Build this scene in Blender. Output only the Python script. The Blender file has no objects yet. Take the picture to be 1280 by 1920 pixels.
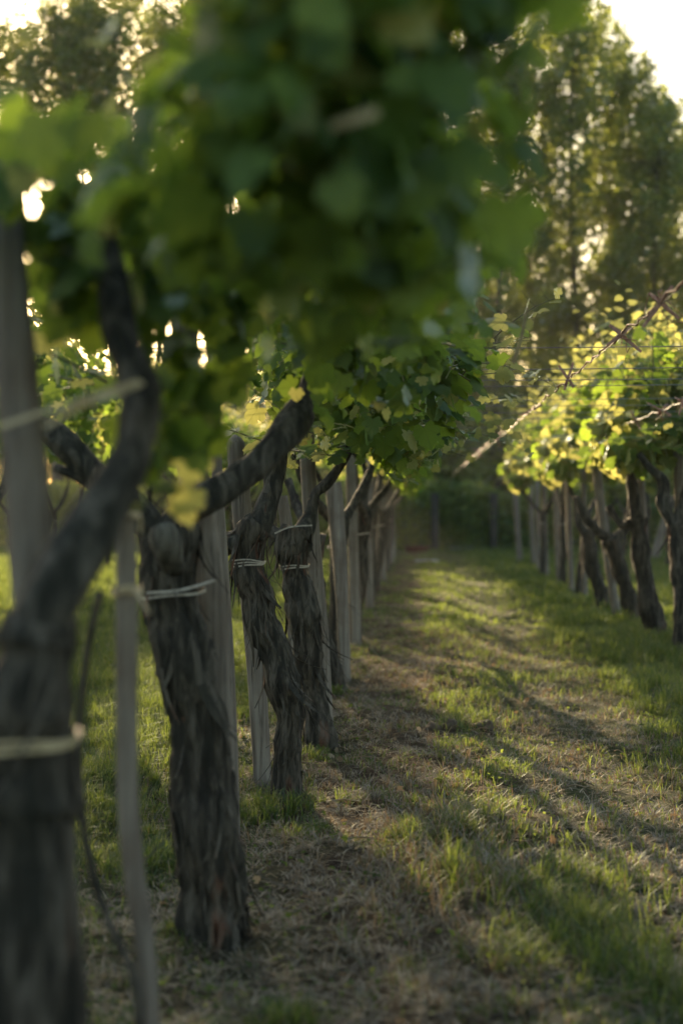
import bpy, math, random
import numpy as np
from mathutils import Vector, noise

random.seed(7)
rng = np.random.default_rng(11)
R = math.radians
S = bpy.context.scene

# ------------------------------------------------------------------ camera
CAM_Z = 1.25
YAW, PITCH = math.atan(138/2667), -math.atan(10/2667)
cd = bpy.data.cameras.new('camera')
cam = bpy.data.objects.new('camera', cd)
S.collection.objects.link(cam)
cam.location = (0, 0, CAM_Z)
cam.rotation_euler = (R(90)+PITCH, 0, YAW)
cd.sensor_fit = 'VERTICAL'; cd.sensor_height = 36; cd.sensor_width = 24; cd.lens = 50
cd.clip_start = 0.05; cd.clip_end = 6000
cd.dof.use_dof = True; cd.dof.focus_distance = 6.4; cd.dof.aperture_fstop = 1.6
cd.dof.aperture_blades = 9
S.camera = cam
S.render.resolution_x, S.render.resolution_y = 682, 1024

# ------------------------------------------------------------------ sky, sun, exposure
SUN_EL, SUN_AZ = R(14.5), R(17.5)                 # azimuth measured left (west) of the row direction
world = bpy.data.worlds.new('World'); S.world = world; world.use_nodes = True
wn = world.node_tree
bg = wn.nodes['Background']
sky = wn.nodes.new('ShaderNodeTexSky'); sky.sky_type = 'NISHITA'; sky.sun_disc = False
sky.sun_elevation = SUN_EL; sky.sun_rotation = -SUN_AZ
sky.air_density = 1.3; sky.dust_density = 3.0; sky.altitude = 0
wn.links.new(sky.outputs[0], bg.inputs[0]); bg.inputs[1].default_value = 0.095
sd = bpy.data.lights.new('sun', 'SUN'); sd.energy = 5.0; sd.angle = R(0.6); sd.color = (1.0, .75, .45)
sun = bpy.data.objects.new('sun', sd); S.collection.objects.link(sun)
sun.rotation_euler = Vector((math.sin(SUN_AZ)*math.cos(SUN_EL), -math.cos(SUN_AZ)*math.cos(SUN_EL), -math.sin(SUN_EL))).to_track_quat('-Z', 'Y').to_euler()
S.view_settings.view_transform = 'Standard'; S.view_settings.look = 'None'
S.view_settings.exposure = 1.85; S.view_settings.gamma = 1.0
S.cycles.use_denoising = True
S.cycles.max_bounces = 8; S.cycles.transmission_bounces = 6; S.cycles.diffuse_bounces = 4
S.cycles.glossy_bounces = 2; S.cycles.caustics_reflective = False; S.cycles.caustics_refractive = False
S.cycles.sample_clamp_indirect = 4.0

# ------------------------------------------------------------------ geometry of view: a point of the place at row distance Y
_M = cam.rotation_euler.to_matrix()
def at(px, py, Y):
    d = _M @ Vector(((px-640)/2667, (960-py)/2667, -1))
    t = Y/d.y
    return Vector((d.x*t, Y, CAM_Z+d.z*t))

# ------------------------------------------------------------------ node helpers
def newmat(name):
    m = bpy.data.materials.new(name); m.use_nodes = True
    nt = m.node_tree; nt.nodes.clear()
    out = nt.nodes.new('ShaderNodeOutputMaterial')
    return m, nt, out
class NT:
    def __init__(s, nt): s.nt = nt
    def n(s, t, **kw):
        x = s.nt.nodes.new(t)
        for k, v in kw.items(): setattr(x, k, v)
        return x
    def l(s, a, b): s.nt.links.new(a, b)
    def noise(s, vec, scale, detail=4, rough=.6, dist=0):
        x = s.n('ShaderNodeTexNoise'); x.inputs['Scale'].default_value = scale
        x.inputs['Detail'].default_value = detail; x.inputs['Roughness'].default_value = rough
        x.inputs['Distortion'].default_value = dist
        if vec is not None: s.l(vec, x.inputs['Vector'])
        return x.outputs['Fac']
    def ramp(s, fac, stops):
        x = s.n('ShaderNodeValToRGB'); e = x.color_ramp.elements
        while len(e) < len(stops): e.new(.5)
        for i, (p, c) in enumerate(stops):
            e[i].position = p; e[i].color = (*c, 1)
        s.l(fac, x.inputs[0]); return x.outputs[0]
    def math(s, op, a, b=None, clamp=False):
        x = s.n('ShaderNodeMath', operation=op); x.use_clamp = clamp
        for i, v in enumerate((a, b)):
            if v is None: continue
            if isinstance(v, (int, float)): x.inputs[i].default_value = v
            else: s.l(v, x.inputs[i])
        return x.outputs[0]
    def mix(s, fac, a, b, blend='MIX'):
        x = s.n('ShaderNodeMix', data_type='RGBA', blend_type=blend)
        for i, v in ((0, fac), (6, a), (7, b)):
            if isinstance(v, (int, float)): x.inputs[i].default_value = v
            elif isinstance(v, tuple): x.inputs[i].default_value = (*v, 1)
            else: s.l(v, x.inputs[i])
        return x.outputs[2]
    def mapping(s, vec, scale):
        x = s.n('ShaderNodeMapping'); x.inputs['Scale'].default_value = scale
        s.l(vec, x.inputs[0]); return x.outputs[0]
    def bump(s, h, strength, dist):
        x = s.n('ShaderNodeBump'); x.inputs['Strength'].default_value = strength
        x.inputs['Distance'].default_value = dist; s.l(h, x.inputs['Height']); return x.outputs[0]

def leaf_mat(name, stops, trans, tfac=.45, gloss=.12, rough=.42, veins=True):
    """two-sided leaf: diffuse + light coming through + a waxy sheen"""
    m, nt, out = newmat(name); t = NT(nt)
    geo = t.n('ShaderNodeNewGeometry')
    rnd = geo.outputs['Random Per Island']
    col = t.ramp(rnd, stops)
    tcol = t.mix(.5, col, trans, 'MIX')
    tcol = t.mix(rnd, tcol, trans)
    nrm = None
    if veins:
        uv = t.n('ShaderNodeUVMap').outputs[0]
        sep = t.n('ShaderNodeSeparateXYZ'); t.l(uv, sep.inputs[0])
        ang = t.math('ARCTAN2', sep.outputs[0], t.math('ADD', sep.outputs[1], .02))
        tri = t.math('ABSOLUTE', t.math('SUBTRACT', t.math('FRACT', t.math('ADD', t.math('MULTIPLY', ang, 1.25), .5)), .5))
        vein = t.math('SUBTRACT', 1, t.math('MULTIPLY', tri, 12, True), True)
        blot = t.noise(uv, 5, 3)
        col = t.mix(t.math('MULTIPLY', vein, .35), col, (.16, .22, .06))
        col = t.mix(t.math('MULTIPLY', blot, .35), col, (.02, .045, .012))
        tcol = t.mix(t.math('MULTIPLY', vein, .4), tcol, (.12, .17, .02))
        nrm = t.bump(t.math('ADD', t.math('MULTIPLY', vein, -.6), t.math('MULTIPLY', blot, 1.2)), .5, .004)
    d = t.n('ShaderNodeBsdfDiffuse'); t.l(col, d.inputs[0])
    tr = t.n('ShaderNodeBsdfTranslucent'); t.l(tcol, tr.inputs[0])
    g = t.n('ShaderNodeBsdfGlossy'); g.inputs['Roughness'].default_value = rough
    g.inputs[0].default_value = (.8, .9, .9, 1)
    if nrm is not None:
        for x in (d, g): t.l(nrm, x.inputs['Normal'])
    a = t.n('ShaderNodeMixShader'); a.inputs[0].default_value = tfac
    t.l(d.outputs[0], a.inputs[1]); t.l(tr.outputs[0], a.inputs[2])
    fr = t.n('ShaderNodeFresnel'); fr.inputs[0].default_value = 1.4
    b = t.n('ShaderNodeMixShader')
    t.l(t.math('MULTIPLY', t.math('ADD', fr.outputs[0], .05), gloss*5), b.inputs[0])
    t.l(a.outputs[0], b.inputs[1]); t.l(g.outputs[0], b.inputs[2])
    t.l(b.outputs[0], out.inputs[0])
    return m

def bark_mat(name, dark, mid, light, red=None, vs=.18, scale=22):
    m, nt, out = newmat(name); t = NT(nt)
    co = t.n('ShaderNodeTexCoord').outputs['Object']
    mp = t.mapping(co, (1, 1, vs))
    n1 = t.noise(mp, scale, 6, .65, .6); n2 = t.noise(mp, scale*4, 4, .7); n3 = t.noise(co, 3, 3)
    c = t.ramp(n1, [(.40, dark), (.5, mid), (.61, light)])
    c = t.mix(t.math('MULTIPLY', n2, .6), c, tuple(x*.45 for x in mid))
    if red:
        n4 = t.noise(mp, 9, 3, .5, .3)
        f = t.math('MULTIPLY', t.math('SUBTRACT', n4, .60), 9, True)
        c = t.mix(t.math('MULTIPLY', f, .85), c, red)
    c = t.mix(t.math('MULTIPLY', n3, .25), c, (.06, .08, .05))
    p = t.n('ShaderNodeBsdfPrincipled'); t.l(c, p.inputs['Base Color'])
    p.inputs['Roughness'].default_value = .85; p.inputs['Specular IOR Level'].default_value = .25
    h = t.math('ADD', t.math('MULTIPLY', n1, 1.0), t.math('MULTIPLY', n2, .5))
    t.l(t.bump(h, .9, .012), p.inputs['Normal'])
    t.l(p.outputs[0], out.inputs[0])
    return m

def plain_mat(name, a, b, rough=.7, scale=30, zs=.1, metallic=0, bump=.004):
    m, nt, out = newmat(name); t = NT(nt)
    co = t.n('ShaderNodeTexCoord').outputs['Object']
    n1 = t.noise(t.mapping(co, (1, 1, zs)), scale, 5, .6, .3)
    p = t.n('ShaderNodeBsdfPrincipled'); t.l(t.ramp(n1, [(.35, a), (.65, b)]), p.inputs['Base Color'])
    p.inputs['Roughness'].default_value = rough; p.inputs['Metallic'].default_value = metallic
    t.l(t.bump(n1, .6, bump), p.inputs['Normal']); t.l(p.outputs[0], out.inputs[0])
    return m

def wood_mat():
    m, nt, out = newmat('weathered_wood'); t = NT(nt)
    co = t.n('ShaderNodeTexCoord').outputs['Object']
    mp = t.mapping(co, (1, 1, .045))
    n1 = t.noise(mp, 28, 6, .6, .8); n2 = t.noise(mp, 90, 4, .6); n3 = t.noise(co, 4, 3, .6)
    c = t.ramp(n1, [(.28, (.07, .056, .043)), (.48, (.20, .172, .138)), (.72, (.34, .305, .245))])
    c = t.mix(t.math('MULTIPLY', t.math('SUBTRACT', n3, .45), 3, True), c, (.13, .095, .068))
    crack = t.math('MULTIPLY', t.math('SUBTRACT', .41, n2), 9, True)
    c = t.mix(t.math('MULTIPLY', crack, .8), c, (.04, .03, .025))
    p = t.n('ShaderNodeBsdfPrincipled'); t.l(c, p.inputs['Base Color'])
    p.inputs['Roughness'].default_value = .8; p.inputs['Specular IOR Level'].default_value = .3
    t.l(t.bump(t.math('SUBTRACT', n1, crack), .6, .004), p.inputs['Normal'])
    t.l(p.outputs[0], out.inputs[0]); return m

def ground_mat():
    m, nt, out = newmat('vineyard_soil'); t = NT(nt)
    co = t.n('ShaderNodeTexCoord').outputs['Object']
    sep = t.n('ShaderNodeSeparateXYZ'); t.l(co, sep.inputs[0])
    big = t.noise(co, .9, 4, .6); mid = t.noise(co, 6, 5, .65, .5); fine = t.noise(co, 55, 5, .7, 1.0)
    straw = t.noise(t.mapping(co, (1, .35, 1)), 120, 4, .7, 2.0)
    soil = t.ramp(mid, [(.3, (.03, .020, .013)), (.55, (.08, .052, .032)), (.8, (.12, .085, .052))])
    st = t.ramp(straw, [(.35, (.035, .024, .015)), (.52, (.095, .068, .040)), (.75, (.22, .16, .095))])
    gr = t.ramp(fine, [(.3, (.022, .034, .012)), (.7, (.07, .10, .025))])
    # mown straw under the left row, green further out
    w = t.math('MULTIPLY', t.math('ABSOLUTE', t.math('ADD', sep.outputs[0], .05)), 1.0)
    green = t.math('ADD', t.math('MULTIPLY', t.math('SUBTRACT', w, .45), 1.5), t.math('MULTIPLY', t.math('SUBTRACT', big, .35), 2.6), True)
    sf = t.math('MULTIPLY', t.math('SUBTRACT', mid, .34), 5, True)
    c = t.mix(sf, soil, st)
    c = t.mix(t.math('MULTIPLY', green, .8), c, gr)
    p = t.n('ShaderNodeBsdfPrincipled'); t.l(c, p.inputs['Base Color'])
    p.inputs['Roughness'].default_value = .95; p.inputs['Specular IOR Level'].default_value = .1
    t.l(t.bump(t.math('ADD', t.math('MULTIPLY', mid, 2), t.math('ADD', fine, straw)), .9, .02), p.inputs['Normal'])
    t.l(p.outputs[0], out.inputs[0]); return m

M = dict(
    vine = leaf_mat('vine_leaf', [(0, (.042, .090, .028)), (.4, (.066, .130, .038)), (.75, (.088, .160, .045)), (1, (.15, .195, .050))], (.36, .52, .05), .5, .035, .45),
    young_lit = leaf_mat('young_lit_vine_leaf', [(0, (.09, .15, .03)), (.6, (.15, .20, .04)), (1, (.24, .25, .07))], (.72, .70, .20), .52, .07, .45),  # pale fresh leaf colour, also painted in for sunlit leaves
    tree = leaf_mat('tree_leaf', [(0, (.050, .095, .028)), (.5, (.078, .13, .035)), (1, (.13, .165, .045))], (.52, .58, .085), .5, .05, .45, False),
    grass = leaf_mat('grass_blade', [(0, (.022, .055, .016)), (.45, (.036, .078, .021)), (.72, (.065, .10, .028)), (.85, (.14, .125, .055)), (1, (.26, .20, .11))], (.30, .38, .065), .45, .008, .5, False),
    straw = leaf_mat('dry_straw', [(0, (.08, .055, .032)), (.5, (.20, .145, .085)), (1, (.40, .31, .19))], (.36, .24, .12), .25, .02, .6, False),
    shoot = plain_mat('green_shoot', (.10, .13, .04), (.17, .15, .06), .5),
    bark = bark_mat('vine_bark', (.012, .009, .008), (.064, .050, .038), (.165, .14, .11), (.19, .07, .04), .16, 30),
    peel = bark_mat('peeling_bark', (.020, .017, .013), (.070, .056, .043), (.15, .125, .095), (.20, .075, .04), .3, 12),
    limb = bark_mat('vine_limb_bark', (.013, .011, .009), (.062, .052, .042), (.17, .145, .115), None, .25, 26),
    treebark = bark_mat('tree_bark', (.05, .04, .03), (.12, .10, .08), (.2, .17, .14), None, .3, 6),
    wood = wood_mat(),
    knob = bark_mat('sawn_wood', (.05, .043, .036), (.13, .115, .095), (.22, .20, .165)),
    tie = plain_mat('raffia', (.36, .28, .15), (.58, .47, .28), .55, 60, 1),
    strawtie = plain_mat('straw_band', (.20, .155, .07), (.34, .27, .13), .8, 60, 1),
    oldtie = plain_mat('grey_raffia', (.25, .22, .17), (.46, .42, .34), .6, 60, 1),
    cane = plain_mat('dried_cane', (.20, .09, .05), (.42, .22, .13), .6, 40, 1),
    wire = plain_mat('galvanised_wire', (.16, .15, .14), (.26, .25, .23), .45, 40, 1, .7),
    ground = ground_mat(),
    clod = plain_mat('soil_clod', (.045, .03, .018), (.12, .085, .05), .95, 20, 1, 0, .02),
    red = plain_mat('red_plastic', (.07, .020, .016), (.11, .028, .022), .45, 8, 1),
    pale = plain_mat('pale_sheet', (.22, .24, .23), (.34, .36, .35), .6, 8, 1),
)

# ------------------------------------------------------------------ mesh accumulator (numpy triangles)
class Acc:
    def __init__(s): s.v = []; s.f = []; s.m = []; s.uv = []; s.n = 0; s.sm = []
    def add(s, v, f, mat=0, uv=None, smooth=True):
        v = np.asarray(v, np.float32); f = np.asarray(f, np.int32)
        s.v.append(v); s.f.append(f+s.n); s.m.append(np.full(len(f), mat, np.int32))
        s.sm.append(np.full(len(f), smooth, bool))
        s.uv.append(np.zeros((len(v), 2), np.float32) if uv is None else np.asarray(uv, np.float32)); s.n += len(v)
    def mesh(s, name, mats):
        v = np.concatenate(s.v); f = np.concatenate(s.f); mi = np.concatenate(s.m); uv = np.concatenate(s.uv); sm = np.concatenate(s.sm)
        me = bpy.data.meshes.new(name)
        me.vertices.add(len(v)); me.vertices.foreach_set('co', v.ravel())
        me.loops.add(len(f)*3); me.loops.foreach_set('vertex_index', f.ravel())
        me.polygons.add(len(f)); me.polygons.foreach_set('loop_start', np.arange(0, len(f)*3, 3, dtype=np.int32))
        me.polygons.foreach_set('material_index', mi); me.polygons.foreach_set('use_smooth', sm)
        l = me.uv_layers.new(name='UVMap'); l.data.foreach_set('uv', uv[f.ravel()].ravel())
        for m in mats: me.materials.append(m)
        me.update(calc_edges=True); me.validate()
        return me
    def obj(s, name, mats, parent=None, origin=(0, 0, 0)):
        o = bpy.data.objects.new(name, None if not s.v else s.mesh(name, mats if isinstance(mats, (list, tuple)) else [mats]))
        S.collection.objects.link(o)
        if parent: o.parent = parent
        else: o.location = origin
        return o
def tag(o, label=None, cat=None, group=None, kind=None):
    if label: o['label'] = label
    if cat: o['category'] = cat
    if group: o['group'] = group
    if kind: o['kind'] = kind
    return o
def thing(name, label, cat, loc=(0, 0, 0), rz=0, group=None):
    o = bpy.data.objects.new(name, None); S.collection.objects.link(o)
    o.location = loc; o.rotation_euler.z = rz; o.empty_display_size = .1
    return tag(o, label, cat, group)

# ------------------------------------------------------------------ ground height
def gz(x, y):
    x = np.asarray(x, float); y = np.asarray(y, float)
    h = .022*np.sin(x*2.1+.6)*np.sin(y*1.3+1) + .013*np.sin(x*5.3+y*1.9) + .009*np.sin(y*7.1-x*3.7+2) + .006*np.sin(x*13+y*11)
    h = h + .03*np.exp(-((x-.35)/.22)**2) - .035*np.exp(-((x-.9)/.28)**2)
    return h*np.exp(-np.maximum(np.abs(y)-60, 0)/20)*np.exp(-np.maximum(np.abs(x)-30, 0)/10)
def gzf(x, y): return float(gz(x, y))

# ------------------------------------------------------------------ tubes and trunks
def catmull(P, n):
    P = [np.array(p, float) for p in P]; P = [2*P[0]-P[1]]+P+[2*P[-1]-P[-2]]
    out = []
    for i in range(1, len(P)-2):
        for k in range(n):
            t = k/n; a, b, c, d = P[i-1:i+3]
            out.append(.5*((2*b)+(-a+c)*t+(2*a-5*b+4*c-d)*t*t+(-a+3*b-3*c+d)*t**3))
    out.append(P[-2]); return np.array(out)
def frames(C):
    T = np.gradient(C, axis=0); T /= np.linalg.norm(T, axis=1)[:, None]+1e-9
    u = np.cross(T[0], (0, 1, .01)); 
    if np.linalg.norm(u) < .1: u = np.cross(T[0], (1, 0, 0))
    U = []
    for t in T:
        u = u-np.dot(u, t)*t; u /= np.linalg.norm(u)+1e-9; U.append(u)
    U = np.array(U); return T, U, np.cross(T, U)
def tube(acc, C, rad, seg=8, mat=0, rough=None, cap=True, smooth=True):
    """C (n,3), rad scalar or (n,); rough(s, angle)->factor"""
    C = np.asarray(C, float); n = len(C); rad = np.broadcast_to(rad, (n,))
    T, U, V = frames(C); a = np.arange(seg)*2*math.pi/seg
    s = np.concatenate([[0], np.cumsum(np.linalg.norm(np.diff(C, axis=0), axis=1))])
    f = np.ones((n, seg)) if rough is None else np.array([[rough(si, ai) for ai in a] for si in s])
    r = rad[:, None]*f
    v = C[:, None]+U[:, None]*(np.cos(a)[None, :, None]*r[..., None])+V[:, None]*(np.sin(a)[None, :, None]*r[..., None])
    v = v.reshape(-1, 3); F = []
    for i in range(n-1):
        for j in range(seg):
            p, q = i*seg+j, i*seg+(j+1) % seg
            F += [(p, q, q+seg), (p, q+seg, p+seg)]
    if cap:
        v = np.vstack([v, C[0], C[-1]]); b, t = len(v)-2, len(v)-1
        for j in range(seg):
            F += [((j+1) % seg, j, b), ((n-1)*seg+j, (n-1)*seg+(j+1) % seg, t)]
    acc.add(v, F, mat, smooth=smooth)
    return C, T, U, V, r
def ribbon(acc, P, w, normal, mat=0, thick=.0):
    """thin strip along P, widths w, with real thickness when thick > 0"""
    P = np.asarray(P, float); n = len(P); w = np.broadcast_to(w, (n,))
    T = np.gradient(P, axis=0); T /= np.linalg.norm(T, axis=1)[:, None]+1e-9
    N = np.broadcast_to(np.asarray(normal, float), (n, 3)); B = np.cross(T, N); B /= np.linalg.norm(B, axis=1)[:, None]+1e-9
    N = np.cross(B, T)
    q = thick/2
    v = np.stack([P-B*w[:, None]/2-N*q, P+B*w[:, None]/2-N*q, P+B*w[:, None]/2+N*q, P-B*w[:, None]/2+N*q], 1).reshape(-1, 3)
    F = []
    for i in range(n-1):
        for j in range(4):
            a, b = i*4+j, i*4+(j+1) % 4
            F += [(a, b, b+4), (a, b+4, a+4)]
    F += [(0, 2, 1), (0, 3, 2), (4*n-4, 4*n-3, 4*n-2), (4*n-4, 4*n-2, 4*n-1)]
    acc.add(v, F, mat, smooth=False)

def bark_tube(acc, pts, seed, seg=30, step=.018, ridges=.16, strips=120, mat=0, striplen=.11):
    """pts: (x,y,z,r). Gnarled tube with plated ridges and peeling bark strips"""
    pr = np.array(pts, float); n = max(4, int(np.mean(np.linalg.norm(np.diff(pr[:, :3], axis=0), axis=1))/step))
    Q = catmull(pr, n); C, rad = Q[:, :3], np.maximum(Q[:, 3], .002)
    off = seed*17.3
    wob = np.array([[noise.noise(Vector((i*.09, off, k*5))) for k in range(3)] for i in range(len(C))])
    s_ = np.arange(len(C))*step; rad = rad*.88*(1+.30*np.array([noise.noise(Vector((x*7, off, 3))) for x in s_])); C = C+wob*rad[:, None]*np.array([.28, .28, .1])
    def rough(s, a):
        ca, sa = math.cos(a+s*1.3), math.sin(a+s*1.3)
        g = noise.noise(Vector((ca*1.3+off, sa*1.3, s*3.2)))*1.2
        r1 = 1-abs(noise.noise(Vector((ca*3.2+off, sa*3.2, s*4.5))))*2
        r2 = noise.noise(Vector((ca*8+off, sa*8, s*11)))
        return 1+ridges*(.9*g+.8*r1+.7*r2)
    C, T, U, V, r = tube(acc, C, rad, seg, mat, rough)
    rnd = random.Random(seed)
    for _ in range(strips):
        i = rnd.randrange(2, len(C)-1); j = rnd.randrange(seg); a = j*2*math.pi/seg
        nrm = U[i]*math.cos(a)+V[i]*math.sin(a)
        p = C[i]+nrm*r[i, j]*1.0
        tan = np.cross(T[i], nrm); L = striplen*rnd.uniform(.4, 1.6); lift = rnd.random()**5*.7+.015
        curl = rnd.gauss(0, .3); w0 = rnd.uniform(.003, .008) if rnd.random() < .6 else rnd.uniform(.010, .026); mt = 1 if rnd.random() < .55 else 0; m = 6; P = []
        dn = -T[i]*1.0+np.array([0, 0, -.12])
        q = p.copy()
        for k in range(m):
            u = k/(m-1)
            P.append(p+dn*L*u+nrm*(L*lift*u*u*1.3+.002)+tan*L*curl*u*u)
        ribbon(acc, P, [w0*(1-.75*(k/(m-1))**2) for k in range(m)], nrm, mt, .0018)

# ------------------------------------------------------------------ leaves
_half = [(.10, -.14), (.30, -.22), (.44, -.10), (.40, .02), (.56, .10), (.60, .30), (.50, .40), (.36, .42), (.42, .58), (.28, .74), (.14, .80)]
_out = np.array(_half+[(0, 1.0)]+[(-x, y) for x, y in reversed(_half)]+[(0, 0)])
def _leaf_template():
    c = np.array([[0, .28]]); P = np.vstack([c, _out])
    z = -.22*P[:, 0]**2*1.6+.16*np.abs(P[:, 0])-.22*(P[:, 1]-.2)**2
    z = z+.03*np.sin(np.arange(len(P))*2.4)
    F = [(0, i, i+1) for i in range(1, len(_out))]+[(0, len(_out), 1)]
    return np.column_stack([P, z]), np.array(F), P
LT, LF, LUV = _leaf_template()
LT2 = np.array([[0, 0, 0], [.42, .35, .03], [0, 1, -.08], [-.42, .35, .03]]); LF2 = np.array([(0, 1, 2), (0, 2, 3)])
def unit(a): return a/(np.linalg.norm(a, axis=1)[:, None]+1e-9)
def add_leaves(acc, pos, nrm, tip, size, mat=0, tmpl=None):
    T_, F_, U_ = (LT, LF, LUV) if tmpl is None else tmpl
    N = len(pos); nrm = unit(nrm); tip = unit(tip-np.sum(tip*nrm, 1)[:, None]*nrm); x = np.cross(tip, nrm)
    sz = np.asarray(size)[:, None, None]; asp = rng.uniform(.85, 1.15, (N, 1, 1)); cz = rng.uniform(.3, 1.9, (N, 1, 1))
    v = pos[:, None]+sz*(T_[None, :, 0:1]*x[:, None]*asp+T_[None, :, 1:2]*tip[:, None]+T_[None, :, 2:3]*cz*nrm[:, None])
    f = (F_[None]+(np.arange(N)*len(T_))[:, None, None]).reshape(-1, 3)
    acc.add(v.reshape(-1, 3), f, mat, np.tile(U_[:, :2], (N, 1)), smooth=tmpl is None)

def canopy(acc, blobs, n, size=(.07, .14), young_lit=.15, seed=0, droop=.7, center=None):
    """blobs: (cx,cy,cz,rx,ry,rz,weight). Leaves fill the blobs, denser toward the shell."""
    r = np.random.default_rng(seed)
    W = np.array([b[6] for b in blobs], float); W /= W.sum()
    idx = r.choice(len(blobs), n, p=W); B = np.array([b[:6] for b in blobs])[idx]
    d = unit(r.normal(size=(n, 3))); rad = r.uniform(.25, 1, (n, 1))**.45*(1+.14*r.normal(size=(n, 1)))
    pos = B[:, :3]+d*B[:, 3:]*rad
    # carve gaps with a coarse noise
    k = np.array([noise.noise(Vector(p*3.2)+Vector((seed*9., 0, 0))) for p in pos])
    keep = k > -.12+.1*r.normal(size=n)
    pos, d = pos[keep], d[keep]; m = len(pos)
    nrm = d*np.array([.9, .9, .35])+np.array([0, -.12, .55])+.5*r.normal(size=(m, 3))
    tip = np.array([0, 0, -droop])+d*np.array([.7, .7, .1])+.45*r.normal(size=(m, 3))
    sz = r.uniform(*size, m)*(.75+.5*r.random(m))
    y = r.random(m) < young_lit
    add_leaves(acc, pos[~y], nrm[~y], tip[~y], sz[~y], 0)
    if y.any(): add_leaves(acc, pos[y], nrm[y], tip[y], sz[y]*(.7 if size[1] < .15 else .95), 1)
def shoots(acc, starts, n, length=(.5, 1.1), up=.8, spread=.7, seed=0, youngtip=True, leaf=.11, bias=(0, 0)):
    r = random.Random(seed); P0, N0, T0, Z0, Yg = [], [], [], [], []
    for _ in range(n):
        p = np.array(r.choice(starts), float)+np.array([r.gauss(0, .06), r.gauss(0, .15), r.gauss(0, .05)])
        v = np.array([r.gauss(bias[0], spread), r.gauss(bias[1], spread), up*r.uniform(.5, 1.4)]); v /= np.linalg.norm(v)
        L = r.uniform(*length); k = max(5, int(L/.065)); C = [p.copy()]; 
        for i in range(k):
            v = v+np.array([r.gauss(0, .10), r.gauss(0, .10), -.055-.03*r.random()]); v /= np.linalg.norm(v)
            p = p+v*L/k; C.append(p.copy())
            side = np.cross(v, (0, 0, 1)); side /= np.linalg.norm(side)+1e-6
            sg = 1 if i % 2 else -1
            q = p+side*sg*r.uniform(.02, .06)
            P0.append(q); T0.append(side*sg*.8+v*.3+np.array([0, 0, -.35*r.random()])+.3*np.array([r.gauss(0, 1) for _ in range(3)]))
            N0.append(np.array([0, -.1, .8])+.5*np.array([r.gauss(0, 1) for _ in range(3)]))
            u = i/k; Z0.append(leaf*(1-.72*u**2)*r.uniform(.75, 1.2)); Yg.append(u > .45 and youngtip or r.random() < .2)
        tube(acc, C, np.linspace(.0042, .0014, len(C)), 4, 2, cap=False)
        for _ in range(2):   # tendril
            q = C[-1-r.randrange(3)]; d = np.array([r.gauss(0, 1), r.gauss(0, 1), r.uniform(0, 1)])*.05
            tube(acc, [q, q+d*.6+[0, 0, .01], q+d*1.1+[0, 0, .03], q+d*1.3+[0, .01, .02]], .0011, 3, 2, cap=False)
    P0, N0, T0, Z0, Yg = map(np.array, (P0, N0, T0, Z0, Yg)); Yg = Yg.astype(bool)
    if (~Yg).any(): add_leaves(acc, P0[~Yg], N0[~Yg], T0[~Yg], Z0[~Yg], 0)
    if Yg.any(): add_leaves(acc, P0[Yg], N0[Yg], T0[Yg], Z0[Yg], 1)
VM = [M['vine'], M['young_lit'], M['shoot']]

def band(acc, c, r, w=.012, loops=2, tilt=(.1, .05), mat=0, tails=()):
    """raffia wound round a trunk at c"""
    for k in range(loops):
        P = []; rr = r*(1+.02*k)
        for i in range(25):
            a = i*2*math.pi/24
            x, y = math.cos(a)*rr, math.sin(a)*rr
            P.append((c[0]+x, c[1]+y, c[2]+k*w*.8+tilt[0]*x+tilt[1]*y+.003*math.sin(3*a+k)))
        ribbon2(acc, P, w*(.8+.3*(k % 2)), c, mat)
def ribbon2(acc, P, w, c, mat):
    P = np.array(P); N = unit((P-np.array(c))*np.array([1, 1, 0]))
    v = np.stack([P+[0, 0, w/2], P-[0, 0, w/2]], 1); q = N*.003
    V4 = np.stack([v[:, 0], v[:, 1], v[:, 1]+q, v[:, 0]+q], 1).reshape(-1, 3); F = []
    for i in range(len(P)-1):
        for j in range(4):
            a, b = i*4+j, i*4+(j+1) % 4
            F += [(a, a+4, b+4), (a, b+4, b)]
    acc.add(V4, F, mat, smooth=False)

# ================================================================== THE SETTING
def axis(dense0, dense1, step, far):
    a = list(np.arange(dense0, dense1, step)); s = step; x = dense1
    while x < far: a.append(x); s *= 1.25; x += s
    a.append(far); s = step; x = dense0; b = []
    while x > -far: s *= 1.25; x -= s; b.append(max(x, -far))
    return np.array(sorted(set(b))+a)
gx, gy = axis(-4, 4.5, .045, 3000), axis(2, 16, .055, 3000)
GX, GY = np.meshgrid(gx, gy)
fineh = np.zeros_like(GX)
mask = (GX > -4.5) & (GX < 5) & (GY > 1.5) & (GY < 18)
ii = np.argwhere(mask)
for i, j in ii:
    p = Vector((GX[i, j], GY[i, j], 0))
    fineh[i, j] = .022*noise.noise(p*3.1)+.014*noise.noise(p*9)+.008*noise.noise(p*21)
g = Acc(); nx, ny = len(gx), len(gy)
idx = np.arange(nx*ny).reshape(ny, nx)
a_, b_, c_, d_ = idx[:-1, :-1].ravel(), idx[:-1, 1:].ravel(), idx[1:, 1:].ravel(), idx[1:, :-1].ravel()
g.add(np.column_stack([GX.ravel(), GY.ravel(), (gz(GX, GY)+fineh).ravel()]), np.vstack([np.column_stack([a_, b_, c_]), np.column_stack([a_, c_, d_])]))
tag(g.obj('ground', M['ground']), kind='structure')

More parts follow.
